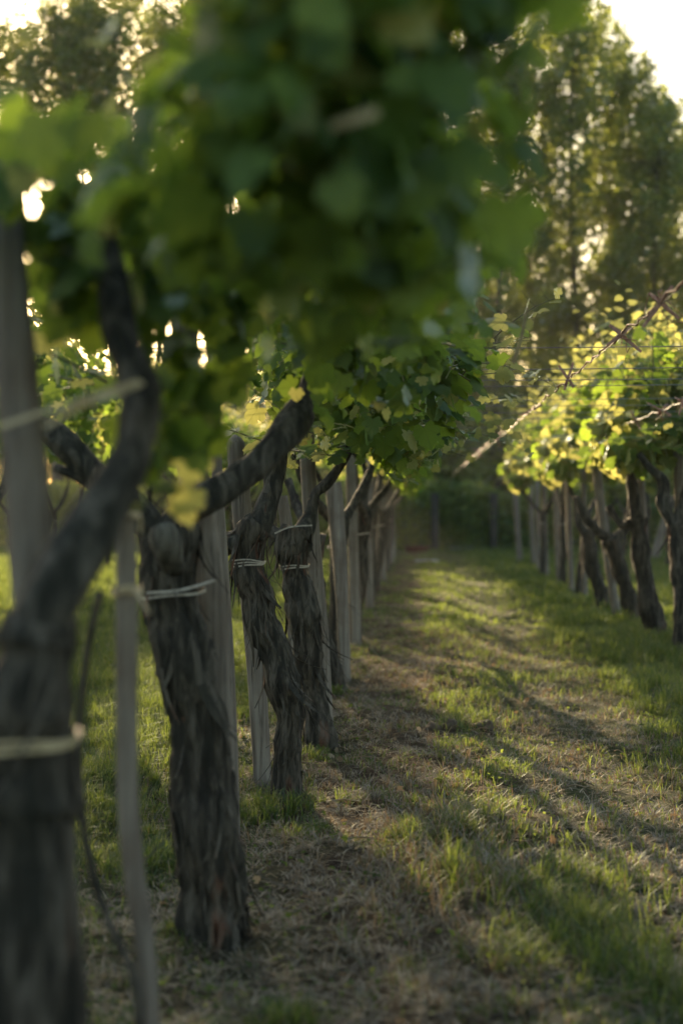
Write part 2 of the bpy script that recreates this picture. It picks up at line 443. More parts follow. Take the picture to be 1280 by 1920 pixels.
# ------------------------------------------------------------------ grass
def vnoise(x, y, f, s):
    x = x*f+s*3.1; y = y*f+s*7.7; v = 0
    for a, b, c in ((1, .3, 0), (-.6, 1.1, 2), (.9, -1.3, 4), (1.7, .8, 1), (-1.4, 1.9, 5)): v = v+np.sin(a*x+b*y+c+1.3*np.sin(b*x-a*y+c))
    return v/5
def blades(name, n, yr, dens, hgt, wid, lean, mat, seed, flat=0, power=1.0):
    r = np.random.default_rng(seed)
    y = yr[0]+(yr[1]-yr[0])*r.random(n)**power
    xl, xr = -.31*y-.5, .21*y+.6
    x = xl+(xr-xl)*r.random(n)
    # clump them
    cl = r.random(n) < .75
    gxq, gyq = np.round(x/.11), np.round(y/.11)
    h1 = np.modf(np.abs(np.sin(gxq*12.9898+gyq*78.233)*43758.5))[0]; h2 = np.modf(np.abs(np.sin(gxq*39.35+gyq*11.13)*24634.6))[0]
    x = np.where(cl, (gxq+h1-.5)*.11+r.normal(0, .016, n), x); y = np.where(cl, (gyq+h2-.5)*.11+r.normal(0, .016, n), y)
    k = r.random(n) < dens(x, y); x, y = x[k], y[k]; n = len(x)
    z = gz(x, y)
    L = hgt(x, y)*r.uniform(.45, 1.25, n); w = wid*r.uniform(.6, 1.4, n)*(1+y*.035)
    a = r.uniform(0, 2*math.pi, n); d = np.column_stack([np.cos(a), np.sin(a), np.zeros(n)]); s = np.column_stack([-np.sin(a), np.cos(a), np.zeros(n)])
    ln = lean*r.uniform(.3, 1.6, n); B = np.column_stack([x, y, z-.01+flat*r.random(n)*.03]); up = np.array([0, 0, 1.])
    el = np.array([1.0, .75, .35])*(1-flat)+np.array([.12, .03, -.02])*flat
    P1 = B+(up*el[0]+d*ln[:, None]*.4)*L[:, None]*.4
    P2 = P1+(up*el[1]+d*ln[:, None]*1.0)*L[:, None]*.35
    P3 = P2+(up*el[2]*(1-ln[:, None]*.8)+d*ln[:, None]*1.5)*L[:, None]*.32
    W = s*w[:, None]/2
    V = np.stack([B-W, B+W, P1-W*.9, P1+W*.9, P2-W*.6, P2+W*.6, P3], 1).reshape(-1, 3)
    F = np.array([(0, 1, 3), (0, 3, 2), (2, 3, 5), (2, 5, 4), (4, 5, 6)])
    A = Acc(); A.add(V, (F[None]+(np.arange(n)*7)[:, None, None]).reshape(-1, 3), smooth=True)
    return A
def lush(x, y):
    v = .42+.5*vnoise(x, y, 1.7, 1)+.5*vnoise(x, y, 5.5, 2)
    v = v+1.0*np.clip((x-1.25)/.5, 0, 1)*np.clip((17-y)/6+.5, .4, 1)*(.75+.6*vnoise(x, y, 3.1, 4))           # green strip by the right row
    v = v+.45*np.exp(-((x-.03)/.15)**2)*np.exp(-((y-4.9)/.9)**2)+.2*np.exp(-((x-.28)/.20)**2)*np.clip((9-y)/3, 0, 1)           # tall fringe in the middle
    v = v+.5*np.clip((-1.0-x)/.4, 0, 1)
    v = v-.60*np.exp(-((x+.22)/.40)**2)*np.clip((9.5-y)/2, .3, 1)-.65*np.exp(-((x-.90)/.26)**2)
    return np.clip(v+basetuft(x, y), .05, 1)
BT = [(-.60, 5.75, .16), (-.40, 5.4, .10), (-.50, 7.1, .10), (-.66, 4.1, .08), (-.85, 5.0, .2), (-.95, 6.5, .2), (-.55, 9.4, .12), (-.3, 3.4, .1), (2.1, 13.0, .2), (2.2, 15, .2)]
def basetuft(x, y): return sum(1.0*np.exp(-((x-a)/r)**2-((y-b)/(r*1.4))**2) for a, b, r in BT)
def tall(x, y):
    h = .06+.07*np.clip(vnoise(x, y, 2.3, 3)+.4, 0, 1)+.08*np.clip((x-1.25)/.4, 0, 1)+.09*np.clip((-1.0-x)/.4, 0, 1)
    h = h*(.8+.5*np.abs(vnoise(x, y, 9, 6)))+.27*np.clip(.35+vnoise(x, y, 7, 12), 0, 1)*np.exp(-((x-.03)/.15)**2)*np.exp(-((y-4.9)/.9)**2)+.06*np.exp(-((x-.55)/.2)**2)*np.exp(-((y-4.0)/.7)**2)
    h = h+.09*basetuft(x, y)
    return h*np.where(x > -.9, np.where(x < .1, .6, 1), 1)
A = blades('grass', 420000, (2.2, 15), lush, tall, .0031, .6, None, 21, power=1.25)
B = blades('grass', 150000, (15, 42), lambda x, y: np.clip(lush(x, y)+.25, .3, 1), lambda x, y: tall(x, y)*1.0, .007, .5, None, 22, power=1.1)
A.add(np.concatenate(B.v), np.concatenate(B.f))
r_ = np.random.default_rng(77); n_ = 5000; cy = r_.uniform(2.6, 13, 450); cx = r_.uniform(-.3, .22, 450)*cy+.1
k_ = r_.integers(0, 450, n_); wx, wy = cx[k_]+r_.normal(0, .05, n_), cy[k_]+r_.normal(0, .05, n_)
dd = np.column_stack([wx-cx[k_], wy-cy[k_], np.full(n_, .02)])
add_leaves(A, np.column_stack([wx, wy, gz(wx, wy)+r_.uniform(.01, .06, n_)]), np.array([0, 0, 1.])+.4*r_.normal(size=(n_, 3)), unit(dd)+.3*r_.normal(size=(n_, 3)), r_.uniform(.010, .028, n_), 0, (LT2, LF2, LT2))
tag(A.obj('grass', M['grass']), 'rough green grass and weeds between the vine rows', 'grass', kind='stuff')
D = blades('dry_grass', 200000, (2.2, 18), lambda x, y: np.clip(1.15-lush(x, y)+.3*vnoise(x, y, 3, 8), .08, 1), lambda x, y: .085+0*x, .0030, 1.0, None, 31, flat=.85, power=1.3)
D2 = blades('dry_grass', 90000, (2.6, 14), lambda x, y: np.clip(.35+.5*vnoise(x, y, 4, 5)+.8*np.exp(-((x-.1)/.2)**2-((y-5.)/1)**2), 0, 1), lambda x, y: .08+.10*np.exp(-((x-.1)/.22)**2-((y-4.9)/1)**2), .0028, .8, None, 32)  # straw colour packed into the tall tuft to paint it sunlit
n_ = 700; r_ = np.random.default_rng(78); wy = 2.4+12*r_.random(n_)**1.2; wx = -.3+.45*r_.normal(size=n_)+.04*wy
add_leaves(D, np.column_stack([wx, wy, gz(wx, wy)+.012+.02*r_.random(n_)]), np.array([0, 0, 1.])+.5*r_.normal(size=(n_, 3)), r_.normal(size=(n_, 3)), r_.uniform(.015, .035, n_), 0)
for _ in range(240):
    y_ = 2.6+11*random.random(); x_ = random.uniform(-.28, .2)*y_; a_ = random.uniform(0, 6.3); l_ = random.uniform(.04, .16); z_ = gzf(x_, y_)+.02
    tube(D, [(x_, y_, z_), (x_+l_*.5*math.cos(a_), y_+l_*.5*math.sin(a_), z_+.012), (x_+l_*math.cos(a_+.2), y_+l_*math.sin(a_+.2), z_)], .003, 4)
D.add(np.concatenate(D2.v), np.concatenate(D2.f))
tag(D.obj('dry_grass', M['straw']), 'dry mown straw and clippings lying on the soil', 'straw', kind='stuff')

# ------------------------------------------------------------------ vines
def P(px, py, Y, rpx):                       # a traced point with its radius in photo pixels
    v = at(px, py, Y); return (v.x, v.y, v.z, rpx*Y/2667)
def local(pts, o): return [(p[0]-o[0], p[1]-o[1], p[2]-o[2], *p[3:]) for p in pts]
def vine(label, base, trunk, arms, ties=(), strips=140, seed=1, group='vines of the left row', seg=30, step=.018, fol=None, stub=None, sl=.11, ridges=.26):
    z = gzf(base[0], base[1]); o = (base[0], base[1], z)
    t = thing('grapevine', label, 'grapevine', o, 0, group)
    tr = list(trunk); b = tr[0]; tr = [(b[0], b[1], z-.12, b[3]*1.15)]+[(b[0], b[1], z+.01, b[3]*1.12)]+[p for p in tr[1:]]
    A = Acc(); bark_tube(A, local(tr, o), seed, seg, step, ridges, strips, striplen=sl)
    if stub:
        B = Acc(); bark_tube(B, local(stub, o), seed+50, 24, .012, .12, 0); B.obj('sawn_knob', M['knob'], t)
    A.obj('trunk', [M['bark'], M['peel']], t)
    for k, a in enumerate(arms):
        A = Acc(); bark_tube(A, local(a, o), seed+k+5, 26, .014, .17, 6 if strips < 200 else 10, striplen=.05)
        A.obj('arm', [M['limb'], M['bark']], t)
    for tb in ties: tb(o, t, M['tie'] if seed == 1 else M['oldtie'])
    if fol:
        A = Acc(); fol(A, o); A.obj('foliage', VM, t)
    return t
def loc_blobs(bl, o): return [(b[0]-o[0], b[1]-o[1], b[2]-o[2], *b[3:]) for b in bl]
def tie_at(px, py, Y, rpx, w=.012, loops=2, tails=(), tilt=(.1, .05)):
    def f(o, parent, mat, w=w*.72):
        c = at(px, py, Y); A = Acc()
        band(A, (c.x-o[0], c.y-o[1], c.z-o[2]), rpx*Y/2667, w, 1, tilt, 0)
        b = A.obj('tie', mat, parent)
        for k in range(1, loops):
            A = Acc(); band(A, (c.x-o[0], c.y-o[1], c.z-o[2]+k*w*.8), rpx*Y/2667*(1+.03*k), w*.8, 1, (tilt[0]*(1-.7*k), tilt[1]-.06*k), 0); A.obj('loop', mat, b)
        for tl in tails:
            A = Acc(); q = catmull([np.array(at(*q))-np.array(o) for q in tl], 5); ribbon(A, q, w*.8, (0, -1, .2), 0, .003); A.obj('loose_end', mat, b)
    return f

# first vine, almost touching the camera
Y1 = 2.1
def fol1(A, o):
    bl = [(-.10, 2.0, 2.00, .24, .45, .34, 3.0), (-.04, 2.15, 1.84, .22, .40, .28, 2.2), (-.46, 2.3, 1.74, .30, .5, .15, .8),
          (-.22, 1.9, 1.70, .22, .3, .14, .8), (-.36, 2.9, 1.86, .36, .4, .26, 1.4), (-.02, 2.7, 1.75, .20, .45, .22, 1.4)]
    canopy(A, loc_blobs(bl, o), 1800, (.045, .082), .12, 101)
    e1, e2, e3 = at(60, 330, 2.35), at(175, 350, 2.5), at(40, 130, 2.5)
    canopy(A, loc_blobs([(e1.x, 2.35, e1.z, .13, .25, .12, 1), (e2.x, 2.5, e2.z, .13, .25, .13, 1)], o), 110, (.05, .08), .2, 111)
    st = [(p[0]-o[0], p[1]-o[1], p[2]-o[2]) for p in ((-.12, 2.2, 1.9), (-.05, 2.4, 1.85), (-.45, 2.6, 1.66))]
    shoots(A, st, 9, (.4, .7), .6, .6, 102, leaf=.065, bias=(-.5, 0))
    for tr_ in ([(330, 480, 2.7), (345, 620, 2.68), (372, 740, 2.66), (385, 850, 2.65)], [(250, 480, 2.6), (275, 640, 2.58), (292, 800, 2.56), (305, 960, 2.55)], [(130, 430, 2.4), (140, 520, 2.42), (170, 600, 2.45)], [(420, 500, 2.9), (430, 600, 2.9), (440, 700, 2.92)]):
        C = catmull([np.array(at(*q))-np.array(o) for q in tr_], 6); tube(A, C, .0022, 4, 2, cap=False)
        j = rng.normal(0, .028, (len(C)*2, 3)); Pp = np.repeat(C, 2, 0)+j; m = len(Pp); kk = np.arange(m) > m*.82
        Nn = np.array([0, -.7, .5])+.5*rng.normal(size=(m, 3)); Tt = np.array([0, -.1, -1.])+.4*rng.normal(size=(m, 3)); Zz = rng.uniform(.055, .085, m)
        add_leaves(A, Pp[~kk], Nn[~kk], Tt[~kk], Zz[~kk], 0); add_leaves(A, Pp[kk][::2], Nn[kk][::2], Tt[kk][::2], Zz[kk][::2]*.8, 1)
vine('thick nearest vine at the left edge, badly blurred, arm curving up to the right', (at(40, 1900, Y1).x, Y1),
     [P(40, 1900, Y1, 98), P(48, 1700, Y1, 96), P(50, 1500, Y1, 92), P(55, 1400, Y1, 84), P(62, 1300, Y1, 92), P(70, 1220, Y1, 86), P(95, 1150, Y1, 58)],
     [[P(60, 1230, Y1, 60), P(105, 1120, Y1, 58), P(165, 1010, 2.15, 52), P(220, 920, 2.2, 48), P(255, 830, 2.25, 42), P(258, 740, 2.3, 36), P(230, 650, 2.35, 34), P(212, 560, 2.4, 30), P(195, 420, 2.45, 24)]],
     [tie_at(55, 1392, Y1, 92, .014, 2, [[(85, 800, 2.12), (150, 762, 2.15), (218, 738, 2.16), (268, 718, 2.2)], [(0, 800, 2.12), (90, 770, 2.12), (170, 745, 2.15), (262, 715, 2.2)]])],
     strips=60, seed=1, fol=fol1)
# second vine: ragged trunk with a sawn knob, heavy arm over the third vine
Y2 = 4.05
def fol2(A, o):
    bl = [(-.40, 4.1, 2.10, .40, .7, .40, 2), (-.15, 4.4, 1.85, .36, .7, .30, 2.6), (-.75, 3.9, 1.95, .22, .4, .22, .6), (-.02, 4.0, 2.15, .25, .6, .35, 1.6), (-.62, 3.5, 1.86, .3, .4, .16, .8)]
    e1 = at(615, 640, 4.5); bl.append((e1.x, 4.5, e1.z, .14, .25, .13, .7))
    canopy(A, loc_blobs(bl, o), 1150, (.055, .095), .14, 103)
    st = [(p[0]-o[0], p[1]-o[1], p[2]-o[2]) for p in ((-.25, 4.5, 1.72), (-.1, 4.6, 1.75), (-.9, 4.0, 1.6), (-.4, 4.2, 1.85))]
    shoots(A, st, 18, (.4, .8), .55, .7, 104, leaf=.08, bias=(-.25, 0))
vine('second vine from the camera, shaggy split trunk with a sawn grey knob on top', (at(398, 1760, Y2).x, Y2),
     [P(398, 1760, Y2, 50), P(400, 1690, Y2, 50), P(388, 1580, Y2, 54), P(378, 1450, Y2, 52), P(356, 1320, Y2, 50), P(336, 1200, Y2, 52), P(322, 1110, Y2, 54), P(318, 1040, Y2, 52), P(325, 985, Y2, 36)],
     [[P(322, 1010, Y2+.04, 38), P(350, 960, Y2+.05, 30), P(410, 920, Y2+.1, 29), P(470, 880, Y2+.15, 28), P(515, 838, Y2+.2, 30), P(552, 785, Y2+.3, 33), P(580, 735, Y2+.4, 24), P(596, 690, Y2+.45, 17), P(640, 600, Y2+.5, 12)],
      [P(300, 1010, Y2+.05, 34), P(250, 950, Y2+.05, 30), P(190, 900, Y2, 30), P(145, 850, Y2, 31), P(105, 815, Y2, 26), P(60, 790, Y2, 20)],
      [P(200, 930, Y2, 12), P(150, 895, Y2, 11), P(105, 878, Y2, 9)]],
     [tie_at(325, 1112, Y2, 60, .013, 1, [[(275, 1112, 3.93), (330, 1108, 3.9), (372, 1098, 3.97), (402, 1088, 4.08)]])],
     strips=190, seed=2, seg=40, step=.012, fol=fol2, ridges=.30,
     stub=[P(326, 1065, Y2-.05, 26), P(316, 1030, Y2-.10, 31), P(308, 1003, Y2-.12, 31), P(303, 985, Y2-.12, 24)], sl=.10)
# third vine: twisting trunk, in focus
Y3 = 5.95
def fol3(A, o):
    bl = [(-.45, 6.0, 2.15, .5, .7, .42, 3), (-.08, 6.2, 1.80, .30, .7, .32, 3), (-.45, 6.1, 1.78, .3, .4, .2, .6), (-.02, 5.8, 2.1, .28, .8, .4, 1.8)]
    canopy(A, loc_blobs(bl, o), 1050, (.065, .12), .3, 105)  # more of the pale leaves, painting in backlit gold
    st = [(p[0]-o[0], p[1]-o[1], p[2]-o[2]) for p in ((-.5, 6.1, 1.5), (-.55, 6.3, 1.6), (-.1, 6.2, 1.75), (.1, 6.3, 1.8))]
    shoots(A, st, 26, (.35, .8), .5, .8, 106, leaf=.10)
vine('third vine from the camera, sharp twisting trunk with peeling bark and double pale tie', (at(533, 1505, Y3).x, Y3),
     [P(533, 1505, Y3, 27), P(540, 1420, Y3, 27), P(543, 1340, Y3, 30), P(530, 1270, Y3, 31), P(505, 1200, Y3, 30), P(485, 1140, Y3, 31), P(470, 1080, Y3, 27), P(466, 1040, Y3, 27), P(470, 1000, Y3, 27), P(485, 975, Y3, 20)],
     [[P(475, 1010, Y3, 25), P(495, 965, Y3+.03, 22), P(512, 920, Y3+.05, 22), P(518, 885, Y3+.08, 22), P(522, 840, Y3+.1, 18), P(535, 780, Y3+.15, 12)],
      [P(460, 1015, Y3, 22), P(425, 1020, Y3+.05, 20), P(405, 1040, Y3+.1, 17)]],
     [tie_at(467, 1058, Y3, 29, .013, 3)], strips=210, seed=3, seg=40, step=.010, fol=fol3, sl=.12, ridges=.28)
# fourth vine
Y4 = 7.35
def fol4(A, o):
    bl = [(-.45, 7.7, 2.15, .5, .8, .42, 3), (-.08, 7.8, 1.78, .33, .8, .33, 3), (-.4, 7.6, 1.8, .3, .5, .2, .5)]
    canopy(A, loc_blobs(bl, o), 950, (.065, .12), .35, 107)  # pale leaf share again stands in for backlight
    st = [(p[0]-o[0], p[1]-o[1], p[2]-o[2]) for p in ((-.4, 7.5, 1.55), (-.2, 7.7, 1.6), (.05, 7.8, 1.7))]
    shoots(A, st, 24, (.35, .8), .4, .8, 108, leaf=.10)
vine('fourth vine from the camera, straight ragged trunk with pale tie and thin forked arm', (at(598, 1390, Y4).x, Y4),
     [P(598, 1390, Y4, 23), P(590, 1320, Y4, 24), P(580, 1240, Y4, 26), P(572, 1160, Y4, 28), P(560, 1100, Y4, 27), P(552, 1060, Y4, 24), P(550, 1020, Y4, 32), P(560, 990, Y4, 26)],
     [[P(562, 1010, Y4, 22), P(580, 965, Y4+.05, 14), P(592, 925, Y4+.05, 11), P(615, 905, Y4+.08, 11), P(640, 872, Y4+.1, 9), P(655, 838, Y4+.12, 7), P(665, 790, Y4+.15, 6)],
      [P(545, 1015, Y4, 22), P(515, 1000, Y4+.05, 14), P(497, 985, Y4+.1, 9)]],
     [tie_at(552, 1063, Y4, 27, .014, 2, [[(515, 1000, 7.3), (545, 988, 7.25), (585, 985, 7.3)]])], strips=160, seed=4, seg=34, step=.012, fol=fol4)
vine('dark vine trunk leaning to the left just behind the fourth vine', (at(632, 1290, 9.6).x, 9.6),
     [P(632, 1290, 9.6, 17), P(620, 1240, 9.6, 19), P(600, 1190, 9.6, 20), P(590, 1130, 9.6, 20), P(588, 1060, 9.6, 19), P(592, 1000, 9.6, 17)],
     [[P(590, 1010, 9.6, 14), P(560, 960, 9.7, 10), P(540, 900, 9.8, 8)]], [], strips=120, seed=9)
# generic vines share these meshes
def generic(seed, big=True, strips=70):
    rr = random.Random(seed); c = []
    x = y = 0.
    lean = rr.uniform(-.12, .12)
    tr = [(0, 0, -.12, .075), (0, 0, .01, .072), (lean*.2, .01, .3, .062), (lean*.7, -.02, .6, .064), (lean, .02, .9, .060), (lean+.02, 0, 1.12, .078), (lean+.03, .02, 1.2, .055)]
    A = Acc(); bark_tube(A, tr, seed, 20, .03, .18, strips)
    tm = A.mesh('trunk', [M['bark'], M['peel']])
    arms = []
    for dx, dy in ((.28, .5), (-.3, -.35)):
        A = Acc(); bark_tube(A, [(lean+.02, 0, 1.12, .045), (lean+dx*.4, dy*.4, 1.28, .036), (lean+dx*.8, dy*.8, 1.5, .032), (lean+dx, dy*1.2, 1.75, .022), (lean+dx*1.1, dy*1.5, 1.95, .012)], seed+int(dx*10), 14, .03, .12, 3)
        arms.append(A.mesh('arm', [M['limb'], M['bark']]))
    A = Acc(); band(A, (lean*.95, .015, .98), .067, .018, 1); tie = A.mesh('tie', [M['oldtie']])
    return tm, arms, tie
GEN = [generic(s) for s in (61, 62, 63)]
def gen_fol(seed, n, kind):
    A = Acc()
    if kind == 'left':
        bl = [(.05, 0, 2.2, .62, .95, .40, 3), (.5, .1, 1.85, .30, .95, .36, 2.2), (-.1, 0, 1.85, .3, .7, .25, .7)]; yg = .25
    else:
        bl = [(0, 0, 2.05, .55, 1.15, .42, 3), (-.32, 0, 1.95, .30, 1.15, .42, 2.6), (.3, 0, 1.8, .35, 1.0, .3, 1)]; yg = .5
    if kind == 'right':
        q = random.Random(seed); yg = .75; bl = [(q.uniform(-.5, .4), q.uniform(-1.2, 1.2), q.uniform(1.75, 2.25), q.uniform(.16, .34), q.uniform(.2, .4), q.uniform(.15, .36), q.uniform(.6, 1.5)) for _ in range(11)]  # share of pale leaves raised to paint this row sunlit
    canopy(A, bl, n, (.06, .12) if kind == 'left' else (.095, .175), yg, seed)
    shoots(A, [(dx, dy, 2.1+.2*random.random()) for dx in (-.35, 0, .3) for dy in (-.9, -.3, .3, .9)], 34 if kind == 'left' else 40, (.35, .95), 1.9, .42, seed+1, leaf=.095 if kind == 'left' else .125)
    shoots(A, [(dx, dy, 1.8) for dx in (-.4, .4) for dy in (-.8, 0, .8)], 10, (.3, .6), .1, .8, seed+2, leaf=.10)
    return A.mesh('foliage', VM)
FL = [gen_fol(201+10*k, 850, 'left') for k in range(2)]
FR = [gen_fol(301+10*k, 800, 'right') for k in range(3)]
def place_vine(x, y, label, group, gi, fm, rz=0, sc=1.0, fz=1.0, trunk=True, fx=1.0):
    z = gzf(x, y) if y < 60 else 0
    t = thing('grapevine', label, 'grapevine', (x, y, z), 0, group)
    tm, arms, tie = GEN[gi]
    def part(nm, me, r, s=(1, 1, 1)):
        o = bpy.data.objects.new(nm, me); S.collection.objects.link(o); o.parent = t; o.rotation_euler.z = r; o.scale = s; return o
    if trunk:
        part('trunk', tm, rz, (sc, sc, 1))
        for a in arms: part('arm', a, rz)
        part('tie', tie, rz, (sc, sc, 1))
    part('foliage', fm, 0, (fx, 1.1 if fx > 1 else 1, fz))
    return t
LX = -.584
ords = ['fifth', 'sixth', 'seventh', 'eighth', 'ninth', 'tenth', 'eleventh', 'twelfth', 'thirteenth', 'fourteenth']
for k, y in enumerate((10.6, 12.9, 14.6, 18.2, 20.9, 24.0, 27.2, 30.4, 33.6)):
    place_vine(LX+.03*math.sin(k*2.3), y, f'{ords[k]} forked vine trunk from the camera in the near left row', 'vines of the left row', k % 3, FL[k % 2], (0, .5, -.4, .3)[k % 4], 1.0 if k < 3 else .9)
# right row: three vines traced, the rest shared
RX = 2.25
def rvine(label, Y, base, trunk, arms, seed, fm):
    t = vine(label, (at(*base, Y).x, Y), trunk, arms, [], strips=110, seed=seed, group='vines of the right row', seg=22, step=.025)
    o = bpy.data.objects.new('foliage', fm); S.collection.objects.link(o); o.parent = t; o.location = (RX-t.location.x-.05, 0, 0); return t
rvine('near right row vine cut off by the right picture edge, thin crooked trunk', 12.0, (1276, 1225),
      [P(1276, 1225, 12.0, 14), P(1276, 1150, 12.0, 14), P(1274, 1080, 12.0, 15), P(1268, 1010, 12.0, 16), P(1262, 980, 12, 14)],
      [[P(1265, 990, 12, 13), P(1245, 950, 12, 13), P(1242, 905, 12, 12), P(1220, 880, 12, 9), P(1195, 850, 12, 7)], [P(1268, 985, 12, 11), P(1285, 930, 12, 10), P(1300, 870, 12, 8)]], 31, FR[0])
rvine('tall dark right row vine, thick straight trunk ending beside the nearest grass', 13.3, (1230, 1200),
      [P(1230, 1200, 13.3, 18), P(1226, 1160, 13.3, 18), P(1212, 1110, 13.3, 17), P(1204, 1060, 13.3, 17), P(1200, 1010, 13.3, 17), P(1194, 970, 13.3, 15)],
      [[P(1196, 985, 13.3, 13), P(1188, 930, 13.3, 11), P(1180, 880, 13.3, 8)], [P(1192, 975, 13.3, 10), P(1165, 985, 13.4, 8), P(1140, 950, 13.5, 7)]], 32, FR[1])
rvine('forked right row vine whose trunk curves down to the right below a Y', 15.2, (1186, 1168),
      [P(1186, 1168, 15.2, 16), P(1182, 1130, 15.2, 15), P(1168, 1090, 15.2, 14), P(1155, 1050, 15.2, 15), P(1146, 1020, 15.2, 16), P(1143, 1005, 15.2, 12)],
      [[P(1145, 1012, 15.2, 12), P(1122, 998, 15.2, 10), P(1095, 968, 15.2, 8), P(1080, 930, 15.2, 6)], [P(1150, 1012, 15.2, 11), P(1172, 988, 15.2, 8), P(1182, 950, 15.2, 7), P(1185, 900, 15.2, 5)]], 33, FR[2])
rvine('slim right row vine leaning left, seen just left of the forked one', 17.4, (1129, 1142),
      [P(1129, 1142, 17.4, 13), P(1126, 1112, 17.4, 12), P(1112, 1070, 17.4, 13), P(1104, 1030, 17.4, 14), P(1100, 1000, 17.4, 10)],
      [[P(1102, 1010, 17.4, 9), P(1085, 985, 17.4, 7), P(1078, 930, 17.4, 5)], [P(1102, 1008, 17.4, 9), P(1120, 970, 17.4, 7), P(1122, 910, 17.4, 5)]], 34, FR[0])
for k, y in enumerate((19.8, 22.2, 24.8)):
    place_vine(RX+.05*math.sin(k*2.1), y, f'{ords[k]} trunk along the right row, among its thin posts, leaves lit yellow', 'vines of the right row', (k+1) % 3, FR[(k+1) % 3], .6*k, .8)
# the next row to the left and the one beyond on the right
for k, y in enumerate((8.5, 10.9, 13.1, 17.9, 22.6, 24.8, 27.0, 29.2, 31.4, 33.6, 35.8, 38.0)):
    place_vine(-3.45+.04*math.sin(k*3.1), y, 'leafy vine of the row behind the left row, glimpsed between the near trunks', 'vines of the second left row', k % 3, FL[(k+1) % 2], .4*k, .85, fz=1.13 if y < 19 else 1.08)
for k, y in enumerate((10, 12.1, 14.2, 16.3, 18.4, 20.5, 22.6, 24.7, 26.8, 28.9, 31, 33.1, 35.2, 37.3)):  # added row, foliage widened and raised to shade the grass behind the left row
    place_vine(-6.35+.05*math.sin(k*3.1), y, 'added vine two rows left of the near left row, widened to shade the grass', 'added third left row shading the grass', (k+1) % 3, FL[k % 2], .5*k, .85, fz=1.32, fx=1.55)
for k, y in enumerate((29.0, 32.0, 35.0, 38.0)):
    place_vine(5.1+.04*math.sin(k*3.1), y, 'leafy vine of the row beyond the right row, seen under its leaves', 'vines of the second right row', k % 3, FR[(k+1) % 3], .4*k, .85)

# ------------------------------------------------------------------ posts and stakes
def post(name, label, pts, seed=0, seg=16, flat=0, group=None, pointed=False, ties=()):
    """pts traced (px,py,Y,rpx) from the top down to the ground"""
    q = [P(*p) for p in pts]; b = q[-1]; z = gzf(b[0], b[1])
    o = (b[0], b[1], z); t = thing(name, label, 'post', o, 0, group) if ties else None
    q[-1] = (b[0], b[1], z-.15, b[3]); Q = catmull(local(q, o), 10); A = Acc(); off = seed*5.1
    if pointed: Q[:2, 3] *= np.array([.15, .75])
    def rough(s, a):
        return (1-flat*abs(math.sin(a+off))**3*.35)*(1+.05*noise.noise(Vector((math.cos(a)*2+off, math.sin(a)*2, s*.8)))+.03*noise.noise(Vector((math.cos(a)*9, math.sin(a)*9+off, s*2))))
    tube(A, Q[:, :3], Q[:, 3], seg, 0, rough)
    if ties:
        A.obj('shaft', M['wood'], t)
        for f in ties: f(o, t, M['tie'])
        return t
    ob = A.obj(name, M['wood'], origin=o); return tag(ob, label, 'post', group)
G1 = 'wooden posts of the left row'
post('vineyard_post', 'thick pale grey post at the left edge behind the blurred nearest vine', [(0, 250, 2.32, 36), (12, 480, 2.32, 38), (40, 800, 2.32, 42), (65, 1100, 2.32, 44), (95, 1500, 2.32, 44), (118, 1880, 2.32, 44)], 1, group=G1)
post('vineyard_stake', 'thin blurred stake with straw ties between the first and second vine', [(236, 955, 2.75, 19), (238, 1100, 2.75, 22), (238, 1300, 2.75, 22), (240, 1480, 2.75, 22), (252, 1640, 2.75, 22), (274, 1800, 2.75, 21), (300, 2100, 2.75, 21)], 2, 10, 1, G1,
     ties=[tie_at(238, 1110, 2.75, 26, .010, 2, [[(245, 1100, 2.66), (262, 1120, 2.64), (280, 1150, 2.62)], [(215, 1106, 2.66), (250, 1100, 2.66), (268, 1116, 2.64)]]),
           tie_at(240, 968, 2.75, 22, .009, 1, [[(240, 962, 2.68), (262, 968, 2.66), (263, 1000, 2.66)]])])
post('vineyard_post', 'broad pale split post standing right behind the knobbed second vine', [(345, 560, 4.25, 24), (352, 800, 4.25, 28), (368, 930, 4.25, 30), (392, 1100, 4.25, 30), (405, 1300, 4.25, 28), (420, 1500, 4.25, 22), (428, 1730, 4.25, 20)], 3, group=G1)
post('vineyard_stake', 'slender dark grey stake rising between the second and third vine', [(388, 480, 5.35, 11), (402, 720, 5.35, 13), (408, 900, 5.35, 14), (418, 1050, 5.35, 14), (432, 1300, 5.35, 14), (444, 1575, 5.35, 14)], 4, 10, 1, G1)
post('vineyard_post', 'sharpened pale post directly behind the twisting third vine', [(440, 815, 6.35, 17), (448, 900, 6.35, 19), (462, 1050, 6.35, 19), (480, 1250, 6.35, 18), (497, 1478, 6.35, 17)], 5, group=G1, pointed=True)
post('vineyard_post', 'tall pale post directly behind the straight fourth vine', [(566, 560, 7.9, 13), (573, 760, 7.9, 14), (580, 930, 7.9, 15), (590, 1060, 7.9, 15), (602, 1200, 7.9, 15), (615, 1370, 7.9, 14)], 6, group=G1)
post('vineyard_post', 'short pale leaning post between the third and fourth vine', [(528, 930, 8.6, 11), (537, 990, 8.6, 12), (548, 1150, 8.6, 12), (560, 1335, 8.6, 12)], 7, group=G1)
post('vineyard_post', 'flat topped pale post beside the fifth vine', [(625, 905, 10.2, 15), (630, 960, 10.2, 16), (640, 1100, 10.2, 13), (648, 1275, 10.2, 11)], 8, group=G1)
post('vineyard_post', 'narrow post seen behind the sixth vine of the left row', [(655, 800, 12.5, 10), (660, 950, 12.5, 10), (668, 1215, 12.5, 10)], 9, group=G1)
